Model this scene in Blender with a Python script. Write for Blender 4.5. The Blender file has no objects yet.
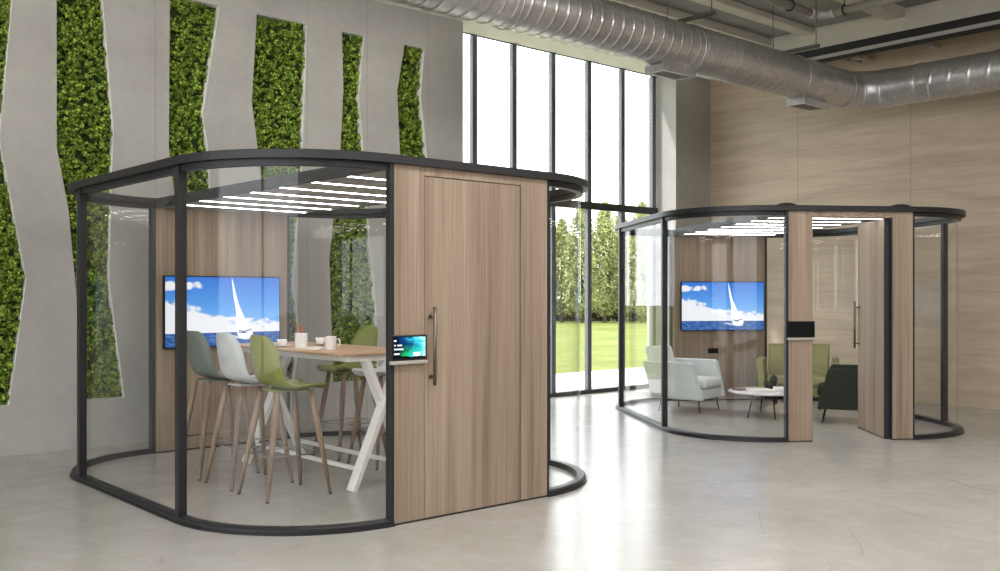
import bpy, math, random
import numpy as np
from mathutils import Vector, Matrix
from mathutils.geometry import tessellate_polygon

random.seed(7); rng = np.random.default_rng(7)
S = bpy.context.scene
C = S.collection
PI = math.pi

# ------------------------------------------------------------------ materials
def lin(c):
    c = c / 255.0
    return c / 12.92 if c <= 0.04045 else ((c + 0.055) / 1.055) ** 2.4
def rgb(r, g, b): return (lin(r), lin(g), lin(b), 1.0)

class NT:
    def __init__(s, name):
        s.m = bpy.data.materials.new(name); s.m.use_nodes = True
        s.t = s.m.node_tree; s.t.nodes.clear()
        s.out = s.n('ShaderNodeOutputMaterial')
    def n(s, typ, **kw):
        nd = s.t.nodes.new(typ)
        for k, v in kw.items(): setattr(nd, k, v)
        return nd
    def l(s, a, b): s.t.links.new(a, b)
    def val(s, sock, v):
        if hasattr(v, 'is_linked') or isinstance(v, bpy.types.NodeSocket): s.l(v, sock)
        else: sock.default_value = v
    def math(s, op, a, b=0.0, c=0.0, clamp=False):
        nd = s.n('ShaderNodeMath', operation=op); nd.use_clamp = clamp
        s.val(nd.inputs[0], a); s.val(nd.inputs[1], b)
        if op in ('MULTIPLY_ADD', 'COMPARE'): s.val(nd.inputs[2], c)
        return nd.outputs[0]
    def mix(s, f, a, b, mode='MIX'):
        nd = s.n('ShaderNodeMix', data_type='RGBA', blend_type=mode)
        s.val(nd.inputs[0], f); s.val(nd.inputs[6], a); s.val(nd.inputs[7], b)
        return nd.outputs[2]
    def coord(s, scale=(1, 1, 1), kind='Object', rot=(0, 0, 0)):
        tc = s.n('ShaderNodeTexCoord'); mp = s.n('ShaderNodeMapping')
        mp.inputs['Scale'].default_value = scale; mp.inputs['Rotation'].default_value = rot
        s.l(tc.outputs[kind], mp.inputs[0]); return mp.outputs[0]
    def noise(s, vec, scale=5, detail=4, rough=0.55, dist=0.0):
        nd = s.n('ShaderNodeTexNoise'); s.l(vec, nd.inputs['Vector'])
        nd.inputs['Scale'].default_value = scale; nd.inputs['Detail'].default_value = detail
        nd.inputs['Roughness'].default_value = rough; nd.inputs['Distortion'].default_value = dist
        return nd.outputs[0]
    def ramp(s, f, stops):
        nd = s.n('ShaderNodeValToRGB'); e = nd.color_ramp.elements
        while len(e) < len(stops): e.new(0.5)
        for k, (p, c) in enumerate(stops): e[k].position = p; e[k].color = c
        s.val(nd.inputs[0], f); return nd.outputs[0]
    def bump(s, h, strength=0.2, dist=0.01):
        nd = s.n('ShaderNodeBump'); s.l(h, nd.inputs['Height'])
        nd.inputs['Strength'].default_value = strength; nd.inputs['Distance'].default_value = dist
        return nd.outputs[0]
    def bsdf(s, color, rough=0.5, metal=0.0, normal=None, spec=0.5, **kw):
        b = s.n('ShaderNodeBsdfPrincipled')
        s.val(b.inputs['Base Color'], color); s.val(b.inputs['Roughness'], rough); s.val(b.inputs['Metallic'], metal)
        b.inputs['Specular IOR Level'].default_value = spec
        if normal is not None: s.l(normal, b.inputs['Normal'])
        for k, v in kw.items(): s.val(b.inputs[k], v)
        s.l(b.outputs[0], s.out.inputs[0]); return b

def plain(name, col, rough=0.5, metal=0.0, var=0.06, scale=14, bump=0.0, spec=0.5):
    t = NT(name); v = t.coord()
    nz = t.noise(v, scale, 4)
    dark = tuple(c * (1 - var * 2) for c in col[:3]) + (1,); lite = tuple(min(1, c * (1 + var)) for c in col[:3]) + (1,)
    c = t.ramp(nz, [(0.3, dark), (0.7, lite)])
    nr = t.bump(t.noise(v, scale * 8, 3), bump, 0.004) if bump else None
    t.bsdf(c, rough, metal, nr, spec)
    return t.m

def wood(name, cols, axis='z', rough=0.5, fine=60, band=7):
    t = NT(name)
    k = {'x': 0, 'y': 1, 'z': 2}[axis]
    def sc(a, b): r = [a, a, a]; r[k] = b; return tuple(r)
    v1 = t.coord(sc(1.0, 0.035)); v2 = t.coord(sc(1.0, 0.012))
    n1 = t.noise(v1, band, 3, 0.6, 0.25); n2 = t.noise(v2, fine, 5, 0.7)
    f = t.math('ADD', t.math('MULTIPLY', n1, 0.55), t.math('MULTIPLY', n2, 0.45))
    c = t.ramp(f, [(0.34, cols[0]), (0.5, cols[1]), (0.66, cols[2])])
    t.bsdf(c, rough, 0, t.bump(n2, 0.12, 0.002), 0.35)
    return t.m

M = {}
M['black'] = plain('black_metal', rgb(36, 36, 38), 0.42, 0.0, 0.05, spec=0.35)
M['dark_leg'] = plain('dark_leg', rgb(38, 36, 35), 0.35, 0.4)
M['pod_wood'] = wood('pod_wood', (rgb(114, 98, 83), rgb(141, 123, 106), rgb(162, 144, 126)), 'z', 0.55, 60, 9)
M['leg_wood'] = wood('leg_wood', (rgb(116, 96, 80), rgb(140, 119, 101), rgb(157, 136, 117)), 'z', 0.5, 90, 20)
M['table_wood'] = wood('table_wood', (rgb(168, 136, 108), rgb(190, 156, 126), rgb(206, 174, 144)), 'y', 0.45, 60, 9)
M['white'] = plain('white_paint', rgb(232, 228, 224), 0.4, 0, 0.02)
M['porcelain'] = plain('white_porcelain', rgb(238, 234, 230), 0.2, 0, 0.01)
M['light_metal'] = plain('brushed_light_metal', rgb(196, 190, 184), 0.35, 0.5, 0.03)
M['bronze'] = plain('handle_metal', rgb(116, 106, 94), 0.32, 0.9, 0.04)
M['wire'] = plain('wire_metal', rgb(150, 146, 142), 0.3, 0.9, 0.03)
M['sh_green'] = plain('green_shell', rgb(126, 132, 64), 0.5, 0, 0.03, 6)
M['sh_white'] = plain('white_shell', rgb(212, 214, 214), 0.5, 0, 0.02, 6)
M['sh_grey'] = plain('grey_shell', rgb(184, 187, 186), 0.5, 0, 0.02, 6)
M['sh_dark'] = plain('sage_shell', rgb(100, 110, 101), 0.5, 0, 0.03, 6)
M['fab_grey'] = plain('grey_fabric', rgb(206, 212, 212), 0.9, 0, 0.04, 60, 0.25, 0.2)
M['fab_green'] = plain('green_fabric', rgb(150, 148, 108), 0.9, 0, 0.04, 60, 0.25, 0.2)
M['fab_dark'] = plain('dark_green_fabric', rgb(50, 55, 48), 0.9, 0, 0.05, 60, 0.25, 0.2)
M['marble'] = plain('pale_tabletop', rgb(216, 214, 214), 0.25, 0, 0.05, 5)
M['orange'] = plain('orange_lacquer', rgb(214, 100, 48), 0.4)
M['wood_pencil'] = plain('pencil_wood', rgb(205, 165, 110), 0.5)
M['dark_blue'] = plain('dark_pen', rgb(40, 44, 60), 0.4)
M['cactus'] = plain('cactus_green', rgb(46, 58, 44), 0.8, 0, 0.15, 40, 0.6)
M['paper'] = plain('paper', rgb(235, 232, 226), 0.7, 0, 0.01)
M['cover_red'] = plain('book_cover', rgb(120, 84, 84), 0.5)
M['ceil_conc'] = plain('ceiling_concrete', rgb(138, 135, 131), 0.85, 0, 0.1, 2.5, 0.1)
M['ceil_paint'] = plain('ceiling_paint', rgb(222, 218, 208), 0.8, 0, 0.02, 3)
M['beam_paint'] = plain('beam_paint', rgb(196, 189, 178), 0.8, 0, 0.04, 3)
M['soffit'] = plain('soffit_paint', rgb(236, 233, 226), 0.85, 0, 0.02, 3)
M['pipe'] = plain('pipe_paint', rgb(176, 170, 164), 0.5, 0.2, 0.05)
M['track'] = plain('black_track', rgb(34, 32, 31), 0.45, 0.2, 0.05)
M['strut'] = plain('strut_steel', rgb(110, 106, 96), 0.5, 0.6, 0.1)
M['roof_under'] = plain('roof_lining', rgb(178, 176, 174), 0.8, 0, 0.02)
M['fascia'] = plain('roof_fascia', rgb(62, 62, 64), 0.6, 0, 0.03)
M['mullion'] = plain('mullion_metal', rgb(100, 104, 108), 0.5, 0.3, 0.03)
M['mullion_dark'] = plain('transom_metal', rgb(58, 58, 58), 0.4, 0.3, 0.03)
M['bark'] = plain('bark', rgb(92, 80, 68), 0.9, 0, 0.15, 20, 0.5)
M['rubber'] = plain('foot_rubber', rgb(60, 58, 56), 0.7)

def concrete_wall():
    t = NT('cast_concrete_wall'); v = t.coord()
    a = t.noise(v, 1.3, 5, 0.6); b = t.noise(v, 9, 5, 0.65); f = t.math('MULTIPLY_ADD', b, 0.4, t.math('MULTIPLY', a, 0.6))
    c = t.ramp(f, [(0.3, rgb(160, 157, 152)), (0.7, rgb(178, 175, 170))])
    sep = t.n('ShaderNodeSeparateXYZ'); tc = t.n('ShaderNodeTexCoord'); t.l(tc.outputs['Object'], sep.inputs[0])
    seam = None                                        # shutter joints between cast bays
    for u in (-1.2, 0.6, 2.2, 3.98, 5.74, 6.55, 7.46):
        s = t.math('LESS_THAN', t.math('ABSOLUTE', t.math('SUBTRACT', sep.outputs[0], u)), 0.007)
        seam = s if seam is None else t.math('MAXIMUM', seam, s)
    c = t.mix(t.math('MULTIPLY', seam, 0.22), c, rgb(90, 88, 84))
    t.bsdf(c, 0.8, 0, t.bump(b, 0.12, 0.01), 0.25); return t.m
M['conc_wall'] = concrete_wall()

def floor_mat():
    t = NT('polished_concrete'); v = t.coord()
    a = t.noise(v, 0.7, 6, 0.62, 0.6); b = t.noise(v, 4.0, 8, 0.7, 1.0); d = t.noise(v, 30, 4, 0.6)
    f = t.math('ADD', t.math('MULTIPLY', a, 0.5), t.math('ADD', t.math('MULTIPLY', b, 0.4), t.math('MULTIPLY', d, 0.1)))
    c = t.ramp(f, [(0.32, rgb(154, 150, 145)), (0.5, rgb(166, 162, 157)), (0.68, rgb(179, 175, 170))])
    cr = t.n('ShaderNodeTexVoronoi', feature='DISTANCE_TO_EDGE'); wv = t.mix(0.25, v, t.n('ShaderNodeTexNoise').outputs[1])
    t.l(wv, cr.inputs['Vector']); cr.inputs['Scale'].default_value = 1.3
    crack = t.math('MULTIPLY', t.math('LESS_THAN', cr.outputs[0], 0.0025), 0.25)
    c = t.mix(crack, c, rgb(118, 112, 104))
    r = t.math('MULTIPLY_ADD', b, 0.10, 0.17)
    t.bsdf(c, r, 0, t.bump(b, 0.03, 0.01), 0.45); return t.m
M['floor'] = floor_mat()

def wood_wall():
    t = NT('wood_panel_wall')
    v1 = t.coord((0.4, 0.10, 1.0)); v2 = t.coord((1, 0.05, 1.0))
    n1 = t.noise(v1, 6, 5, 0.6, 0.5); n2 = t.noise(v2, 32, 5, 0.7)
    f = t.math('ADD', t.math('MULTIPLY', n1, 0.6), t.math('MULTIPLY', n2, 0.4))
    c = t.ramp(f, [(0.3, rgb(160, 143, 123)), (0.5, rgb(180, 163, 142)), (0.7, rgb(196, 180, 160))])
    sep = t.n('ShaderNodeSeparateXYZ'); tc = t.n('ShaderNodeTexCoord'); t.l(tc.outputs['Object'], sep.inputs[0])
    y = t.math('ADD', sep.outputs[1], -8.18); m = t.math('ABSOLUTE', t.math('SUBTRACT', t.math('MODULO', t.math('ADD', y, 35.2), 1.76), 0.88))
    s1 = t.math('GREATER_THAN', m, 0.874)
    z = t.math('ABSOLUTE', t.math('SUBTRACT', sep.outputs[2], 2.95)); s2 = t.math('LESS_THAN', z, 0.004)
    s = t.math('MAXIMUM', s1, t.math('MULTIPLY', s2, 0.5))
    c = t.mix(t.math('MULTIPLY', s, 0.45), c, rgb(112, 96, 78))
    t.bsdf(c, 0.5, 0, t.bump(n2, 0.08, 0.003), 0.35); return t.m
M['wood_wall'] = wood_wall()

def glass_mat(name='clear_glass', tint=(0.992, 0.996, 0.994, 1), gain=1.0):
    t = NT(name)
    tr = t.n('ShaderNodeBsdfTransparent'); tr.inputs[0].default_value = tint
    gl = t.n('ShaderNodeBsdfGlossy'); gl.inputs['Roughness'].default_value = 0.0; gl.inputs[0].default_value = (1, 1, 1, 1)
    # symmetric reflectance for both faces of the pane
    lw = t.n('ShaderNodeLayerWeight'); lw.inputs[0].default_value = 0.5
    mx = t.n('ShaderNodeMixShader')
    t.l(t.math('MULTIPLY_ADD', t.math('POWER', lw.outputs[1], 5.0), 0.4 * gain, 0.014 * gain), mx.inputs[0])
    t.l(tr.outputs[0], mx.inputs[1]); t.l(gl.outputs[0], mx.inputs[2]); t.l(mx.outputs[0], t.out.inputs[0]); return t.m
M['glass'] = glass_mat()
M['win_glass'] = glass_mat('window_glass', (0.99, 0.995, 0.99, 1), 1.0)

def duct_mat():
    t = NT('galvanised_steel'); v = t.coord()
    vo = t.n('ShaderNodeTexVoronoi'); t.l(v, vo.inputs['Vector']); vo.inputs['Scale'].default_value = 22
    nz = t.noise(v, 2.2, 4, 0.6)
    f = t.math('MULTIPLY_ADD', nz, 0.6, t.math('MULTIPLY', vo.outputs['Distance'], 0.25))
    c = t.ramp(f, [(0.3, rgb(190, 187, 186)), (0.7, rgb(226, 224, 224))])
    t.bsdf(c, t.math('MULTIPLY_ADD', nz, 0.25, 0.24), 0.8, t.bump(nz, 0.15, 0.02)); return t.m
M['duct'] = duct_mat()

def emis(name, col, st):
    t = NT(name); e = t.n('ShaderNodeEmission'); e.inputs[0].default_value = col; e.inputs[1].default_value = st
    t.l(e.outputs[0], t.out.inputs[0]); return t.m
M['led'] = emis('led_strip', (1, 0.96, 0.92, 1), 17.0)
M['lamp'] = emis('added_lamp_diffuser', (1, 0.97, 0.93, 1), 100.0)  # glow of the added lamps and spotlights outside the view
M['pic_white'] = emis('screen_white', (1, 1, 1, 1), 0.9)
M['pic_dark'] = emis('screen_dark', (0.10, 0.12, 0.2, 1), 1.0)
M['pic_shade'] = emis('screen_shade', (0.62, 0.66, 0.8, 1), .8)

def screen_mat():   # picture on the television: blue sky, cloud bank, sea
    t = NT('television_picture'); tc = t.n('ShaderNodeTexCoord'); sep = t.n('ShaderNodeSeparateXYZ'); t.l(tc.outputs['Generated'], sep.inputs[0])
    x, z = sep.outputs[0], sep.outputs[2]
    mp = t.n('ShaderNodeMapping'); mp.inputs['Scale'].default_value = (5.5, 1, 5.5); t.l(tc.outputs['Generated'], mp.inputs[0])
    n = t.noise(mp.outputs[0], 1.7, 5, 0.55)
    sky = t.ramp(z, [(0.15, rgb(150, 205, 250)), (0.55, rgb(96, 166, 240)), (1.0, rgb(62, 124, 220))])
    # low cloud bank, high on the left, low on the right
    top = t.math('SUBTRACT', 0.66, t.math('MULTIPLY', t.math('MINIMUM', x, 0.62), 0.5))
    bank = t.math('MULTIPLY_ADD', t.math('SUBTRACT', t.math('ADD', top, t.math('MULTIPLY', t.math('SUBTRACT', n, 0.5), 0.5)), z), 14, 0.5, clamp=True)
    # one small cloud top left
    dx = t.math('MULTIPLY', t.math('SUBTRACT', x, 0.19), 8.5); dz = t.math('MULTIPLY', t.math('SUBTRACT', z, 0.86), 17.0)
    r = t.math('ADD', t.math('ADD', t.math('MULTIPLY', dx, dx), t.math('MULTIPLY', dz, dz)), t.math('MULTIPLY', t.math('SUBTRACT', 0.55, n), 5.0))
    small = t.math('MULTIPLY', t.math('SUBTRACT', t.math('MULTIPLY_ADD', n, 1.6, 0.4), r), 1.4, clamp=True)
    cl = t.math('MAXIMUM', bank, small, clamp=True)
    dx2 = t.math('MULTIPLY', t.math('SUBTRACT', x, 0.02), 9.0); dz2 = t.math('MULTIPLY', t.math('SUBTRACT', z, 0.86), 13.0)
    r2 = t.math('ADD', t.math('MULTIPLY', dx2, dx2), t.math('MULTIPLY', dz2, dz2))
    cl = t.math('MAXIMUM', cl, t.math('MULTIPLY', t.math('SUBTRACT', t.math('MULTIPLY_ADD', n, 1.6, 0.2), r2), 1.6, clamp=True), clamp=True)
    sky = t.mix(cl, sky, rgb(248, 250, 255))
    mp2 = t.n('ShaderNodeMapping'); mp2.inputs['Scale'].default_value = (7, 1, 30); t.l(tc.outputs['Generated'], mp2.inputs[0])
    w = t.noise(mp2.outputs[0], 2.0, 5, 0.7)
    sea = t.ramp(w, [(0.32, rgb(28, 60, 120)), (0.5, rgb(56, 100, 170)), (0.62, rgb(110, 150, 210)), (0.75, rgb(205, 220, 240))])
    col = t.mix(t.math('GREATER_THAN', z, 0.19), sea, sky)
    e = t.n('ShaderNodeEmission'); t.l(col, e.inputs[0]); e.inputs[1].default_value = 0.74; t.l(e.outputs[0], t.out.inputs[0]); return t.m
M['tv_pic'] = screen_mat()

def aurora_mat():
    t = NT('tablet_picture'); tc = t.n('ShaderNodeTexCoord'); sep = t.n('ShaderNodeSeparateXYZ'); t.l(tc.outputs['Generated'], sep.inputs[0])
    x, z = sep.outputs[0], sep.outputs[2]
    n = t.noise(tc.outputs['Generated'], 3.0, 4, 0.6, 0.6)
    f = t.math('ADD', t.math('MULTIPLY', x, 0.75), t.math('MULTIPLY', t.math('SUBTRACT', n, 0.5), 0.8))
    up = t.ramp(f, [(0.1, rgb(8, 20, 52)), (0.35, rgb(20, 70, 130)), (0.6, rgb(60, 210, 230)), (0.8, rgb(190, 245, 250))])
    lo = t.ramp(f, [(0.1, rgb(6, 30, 40)), (0.3, rgb(40, 170, 90)), (0.55, rgb(40, 205, 190)), (0.8, rgb(200, 240, 250))])
    c = t.mix(t.math('MULTIPLY_ADD', z, 2.2, -0.5, clamp=True), lo, up)
    c = t.mix(t.math('LESS_THAN', t.math('ADD', z, t.math('MULTIPLY', n, 0.2)), 0.2), c, rgb(8, 18, 24))
    e = t.n('ShaderNodeEmission'); t.l(c, e.inputs[0]); e.inputs[1].default_value = 1.0; t.l(e.outputs[0], t.out.inputs[0]); return t.m
M['aurora'] = aurora_mat()
t = NT('black_screen'); t.bsdf(t.ramp(t.noise(t.coord(), 3), [(0, (0.002, 0.002, 0.003, 1)), (1, (0.004, 0.004, 0.005, 1))]), 0.25, 0, None, 0.3); M['off_screen'] = t.m

def leaf_mat(name, cols, trans=0.25):
    t = NT(name); at = t.n('ShaderNodeAttribute'); at.attribute_name = 'tone'
    c = t.ramp(at.outputs['Fac'], [(k / (len(cols) - 1), q) for k, q in enumerate(cols)])
    d = t.n('ShaderNodeBsdfDiffuse'); t.l(c, d.inputs[0]); tr = t.n('ShaderNodeBsdfTranslucent'); t.l(c, tr.inputs[0])
    g = t.n('ShaderNodeBsdfGlossy'); g.inputs['Roughness'].default_value = 0.5; g.inputs[0].default_value = (.5, .5, .5, 1)
    m1 = t.n('ShaderNodeMixShader'); m1.inputs[0].default_value = trans; t.l(d.outputs[0], m1.inputs[1]); t.l(tr.outputs[0], m1.inputs[2])
    m2 = t.n('ShaderNodeMixShader'); m2.inputs[0].default_value = 0.04; t.l(m1.outputs[0], m2.inputs[1]); t.l(g.outputs[0], m2.inputs[2])
    t.l(m2.outputs[0], t.out.inputs[0]); return t.m
M['moss'] = leaf_mat('moss', [rgb(40, 58, 16), rgb(92, 120, 36), rgb(148, 176, 62), rgb(200, 218, 104)], 0.1)
M['leaves'] = leaf_mat('poplar_leaves', [rgb(104, 112, 66), rgb(148, 154, 96), rgb(188, 192, 136), rgb(220, 220, 176)], 0.4)
M['hedge'] = leaf_mat('hedge_leaves', [rgb(40, 46, 30), rgb(56, 62, 38), rgb(78, 82, 50), rgb(96, 100, 62)], 0.2)

def lawn_mat():
    t = NT('lawn'); v = t.coord(); a = t.noise(v, 0.5, 5, 0.6); b = t.noise(v, 6, 6, 0.75)
    f = t.math('ADD', t.math('MULTIPLY', a, 0.45), t.math('MULTIPLY', b, 0.55))
    c = t.ramp(f, [(0.3, rgb(78, 86, 42)), (0.5, rgb(106, 113, 58)), (0.7, rgb(134, 139, 80))])
    t.bsdf(c, 0.9, 0, t.bump(b, 0.6, 0.05), 0.1); return t.m
M['lawn'] = lawn_mat()
def pave_mat():
    t = NT('paving'); br = t.n('ShaderNodeTexBrick'); t.l(t.coord(), br.inputs['Vector'])
    br.inputs['Color1'].default_value = rgb(206, 204, 200); br.inputs['Color2'].default_value = rgb(190, 188, 182); br.inputs['Mortar'].default_value = rgb(140, 138, 130)
    br.inputs['Scale'].default_value = 1.6; br.inputs['Mortar Size'].default_value = 0.012
    t.bsdf(br.outputs[0], 0.85, 0, None, 0.2); return t.m
M['paving'] = pave_mat()

# ------------------------------------------------------------------ mesh helpers
class MB:
    def __init__(s): s.v = []; s.f = []; s.smooth = []
    def add(s, vs, fs, sm=False):
        o = len(s.v); s.v += [tuple(q) for q in vs]; s.f += [tuple(i + o for i in q) for q in fs]; s.smooth += [sm] * len(fs); return s
    def box(s, x0, y0, z0, x1, y1, z1):
        vs = [(x, y, z) for z in (z0, z1) for y in (y0, y1) for x in (x0, x1)]
        return s.add(vs, [(0, 2, 3, 1), (4, 5, 7, 6), (0, 1, 5, 4), (2, 6, 7, 3), (0, 4, 6, 2), (1, 3, 7, 5)])
    def bar(s, p, q, w, h, up=(0, 0, 1)):      # rectangular bar between two points
        p, q = Vector(p), Vector(q); d = (q - p).normalized(); up = Vector(up)
        a = d.cross(up).normalized(); b = a.cross(d).normalized()
        vs = [e + a * sx * w / 2 + b * sz * h / 2 for e in (p, q) for sz in (-1, 1) for sx in (-1, 1)]
        return s.add(vs, [(0, 1, 3, 2), (4, 6, 7, 5), (0, 4, 5, 1), (2, 3, 7, 6), (0, 2, 6, 4), (1, 5, 7, 3)])
    def tube(s, pts, r, seg=12, cap=True, closed=False):
        pts = [Vector(q) for q in pts]; n = len(pts)
        rs = r if isinstance(r, (list, tuple)) else [r] * n
        vs = []; prev = None
        for i, c in enumerate(pts):
            d = ((pts[(i + 1) % n] - pts[i - 1]) if closed else (pts[min(i + 1, n - 1)] - pts[max(i - 1, 0)])).normalized()
            if prev is None: a = d.orthogonal().normalized()
            else: a = (prev - d * prev.dot(d)).normalized()
            prev = a; b = d.cross(a)
            vs += [c + (a * math.cos(2 * PI * k / seg) + b * math.sin(2 * PI * k / seg)) * rs[i] for k in range(seg)]
        fs = []
        for i in range(n if closed else n - 1):
            j = (i + 1) % n
            fs += [(i * seg + k, i * seg + (k + 1) % seg, j * seg + (k + 1) % seg, j * seg + k) for k in range(seg)]
        s.add(vs, fs, True)
        if cap and not closed:
            o = len(s.v) - len(vs); s.f += [tuple(o + k for k in reversed(range(seg))), tuple(o + (n - 1) * seg + k for k in range(seg))]; s.smooth += [False, False]
        return s
    def lathe(s, prof, seg=32, c=(0, 0, 0)):   # prof: (radius, z), closed at the axis when the radius is 0
        vs = []; rows = []
        for r, z in prof:
            if r <= 1e-6: rows.append([len(vs)]); vs.append((c[0], c[1], c[2] + z))
            else:
                rows.append(list(range(len(vs), len(vs) + seg)))
                vs += [(c[0] + r * math.cos(2 * PI * k / seg), c[1] + r * math.sin(2 * PI * k / seg), c[2] + z) for k in range(seg)]
        fs = []
        for a, b in zip(rows, rows[1:]):
            for k in range(seg):
                k2 = (k + 1) % seg
                if len(a) == 1 and len(b) == 1: continue
                if len(a) == 1: fs.append((a[0], b[k2], b[k]))
                elif len(b) == 1: fs.append((a[k], a[k2], b[0]))
                else: fs.append((a[k], a[k2], b[k2], b[k]))
        return s.add(vs, fs, True)
    def prism(s, poly, y0, y1, axis='y'):      # polygon in x/z (axis y) or x/y (axis z) or y/z (axis x) pushed along the axis
        def P(a, b, t): return {'y': (a, t, b), 'z': (a, b, t), 'x': (t, a, b)}[axis]
        n = len(poly); vs = [P(a, b, y0) for a, b in poly] + [P(a, b, y1) for a, b in poly]
        fs = [tuple(range(n)), tuple(reversed(range(n, 2 * n)))] + [(k, n + k, n + (k + 1) % n, (k + 1) % n) for k in range(n)]
        return s.add(vs, fs)
    def sweep(s, path, prof, closed=False):    # path: (x, y, nx, ny); prof: closed polygon of (outward, z)
        n = len(path); m = len(prof); vs = [(x + nx * a, y + ny * a, z) for x, y, nx, ny in path for a, z in prof]; fs = []
        for i in range(n if closed else n - 1):
            j = (i + 1) % n
            fs += [(i * m + k, i * m + (k + 1) % m, j * m + (k + 1) % m, j * m + k) for k in range(m)]
        if not closed: fs += [tuple(reversed(range(m))), tuple((n - 1) * m + k for k in range(m))]
        return s.add(vs, fs)
    def grid(s, rows, sm=True):
        n = len(rows); m = len(rows[0])
        return s.add([p for r in rows for p in r], [(i * m + k, i * m + k + 1, (i + 1) * m + k + 1, (i + 1) * m + k) for i in range(n - 1) for k in range(m - 1)], sm)
    def build(s, name, mat, parent=None, bevel=0, seg=2, fix=True, subsurf=0, solid=0, auto=True):
        me = bpy.data.meshes.new(name); me.from_pydata(s.v, [], s.f)
        me.polygons.foreach_set('use_smooth', s.smooth); me.materials.append(mat); me.update()
        if fix:
            import bmesh
            bm = bmesh.new(); bm.from_mesh(me); bmesh.ops.recalc_face_normals(bm, faces=bm.faces); bm.to_mesh(me); bm.free()
        o = bpy.data.objects.new(name, me); C.objects.link(o)
        if solid: md = o.modifiers.new('thick', 'SOLIDIFY'); md.thickness = solid; md.offset = 0
        if bevel:
            md = o.modifiers.new('bevel', 'BEVEL'); md.width = bevel; md.segments = seg; md.limit_method = 'ANGLE'; md.angle_limit = 0.6
            if seg > 2: me.polygons.foreach_set('use_smooth', [True] * len(me.polygons)); wn = o.modifiers.new('wn', 'WEIGHTED_NORMAL')
        if subsurf: md = o.modifiers.new('sub', 'SUBSURF'); md.levels = subsurf; md.render_levels = subsurf
        if parent is not None: o.parent = parent
        return o

def tag(o, label, cat, group=None, kind=None):
    o['label'] = label; o['category'] = cat
    if group: o['group'] = group
    if kind: o['kind'] = kind
    return o
def thing(name, label, cat, loc=(0, 0, 0), rz=0, group=None):
    o = bpy.data.objects.new(name, None); C.objects.link(o); o.location = loc; o.rotation_euler = (0, 0, rz); o.empty_display_size = 0.1
    return tag(o, label, cat, group)
def struct(o): o['kind'] = 'structure'; return o
def copy_tree(o, loc=None, rz=None, label=None, group=None):
    kids = {}
    for q in bpy.data.objects: kids.setdefault(q.parent, []).append(q)
    def cp(a, par):
        c = a.copy(); C.objects.link(c); c.parent = par
        for ch in kids.get(a, []): cp(ch, c)
        return c
    c = cp(o, None)
    if loc is not None: c.location = loc
    if rz is not None: c.rotation_euler = (0, 0, rz)
    if label: c['label'] = label
    if group: c['group'] = group
    return c
def kids_of(o): return [q for q in bpy.data.objects if q.parent == o]

# ------------------------------------------------------------------ room
VW = 9.8; ZS = 5.02; UE = 13.3
UL, VS = -7.0, -7.0
struct(MB().box(UL, VS, -0.2, UE + 0.3, 10.5, 0).build('floor', M['floor']))

holes = [  # right edge bottom->top, left edge top->bottom, in (u, z) on the wall
    [(0.95, .47), (1.3, .47), (1.42, 1.6), (1.25, 3.0), (1.32, 4.57), (0.9, 4.57), (0.8, 3.2), (0.98, 1.8)],
    [(2.06, .47), (2.60, .47), (2.75, 1.63), (2.52, 2.93), (2.66, 4.57), (2.14, 4.57), (2.2, 3.0), (2.0, 1.7)],
    [(3.24, .47), (3.665, .47), (3.515, 1.63), (3.54, 2.68), (3.56, 3.12), (3.44, 4.57), (3.02, 4.57), (3.02, 2.90), (3.13, 2.3), (3.2, 1.5)],
    [(4.24, .47), (4.80, .47), (4.62, 1.8), (4.55, 3.02), (4.49, 3.41), (4.68, 4.57), (4.13, 4.57), (4.12, 3.0), (4.3, 1.6)],
    [(5.16, .47), (5.56, .47), (5.65, 1.0), (5.56, 1.6), (5.68, 3.1), (5.74, 4.57), (5.11, 4.57), (5.05, 3.6), (5.12, 3.1), (5.3, 1.6)],
    [(6.08, .47), (6.72, .47), (6.68, 1.35), (6.58, 2.3), (6.50, 3.2), (6.44, 3.86), (6.51, 4.57), (6.20, 4.57), (6.22, 3.89), (6.18, 3.2), (6.03, 1.9)],
    [(7.20, .47), (7.72, .47), (7.62, 1.8), (7.45, 3.2), (7.35, 3.99), (7.41, 4.57), (7.10, 4.57), (6.99, 3.99), (7.03, 3.24), (7.16, 1.8)],
]
DEP = 0.10
def north_wall():
    b = MB()
    outer = [(UL, 0), (8.03, 0), (8.03, ZS), (UL, ZS)]
    polys = [[Vector((x, z, 0)) for x, z in outer]] + [[Vector((x, z, 0)) for x, z in h] for h in holes]
    flat = [(p.x, VW, p.y) for pl in polys for p in pl]
    b.add(flat, [tuple(t) for t in tessellate_polygon(polys)])
    for i, h in enumerate(holes):
        n = len(h); rv = MB()
        for k in range(n):
            (x0, z0), (x1, z1) = h[k], h[(k + 1) % n]
            rv.add([(x0, VW + .001, z0), (x1, VW + .001, z1), (x1, VW + DEP, z1), (x0, VW + DEP, z0)], [(0, 1, 2, 3)])
        struct(rv.build('trim_%d' % (20 + i), M['soffit'], fix=False))
    b.box(8.02 - 0.3, VW + 0.02, 0, 8.03, VW + 0.6, ZS)            # return beside the window
    b.box(UL, VW + DEP + 0.02, 0, 8.0, VW + 0.6, ZS)               # core behind the openings
    b.box(12.40, VW, 0, UE + 0.3, VW + 0.6, ZS)                    # pier right of the window
    return struct(b.build('wall_north', M['conc_wall'], fix=False))
north_wall()
struct(MB().box(UE, VS, 0, UE + 0.3, VW + 0.6, 5.2).build('wall_east', M['wood_wall']))
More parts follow.
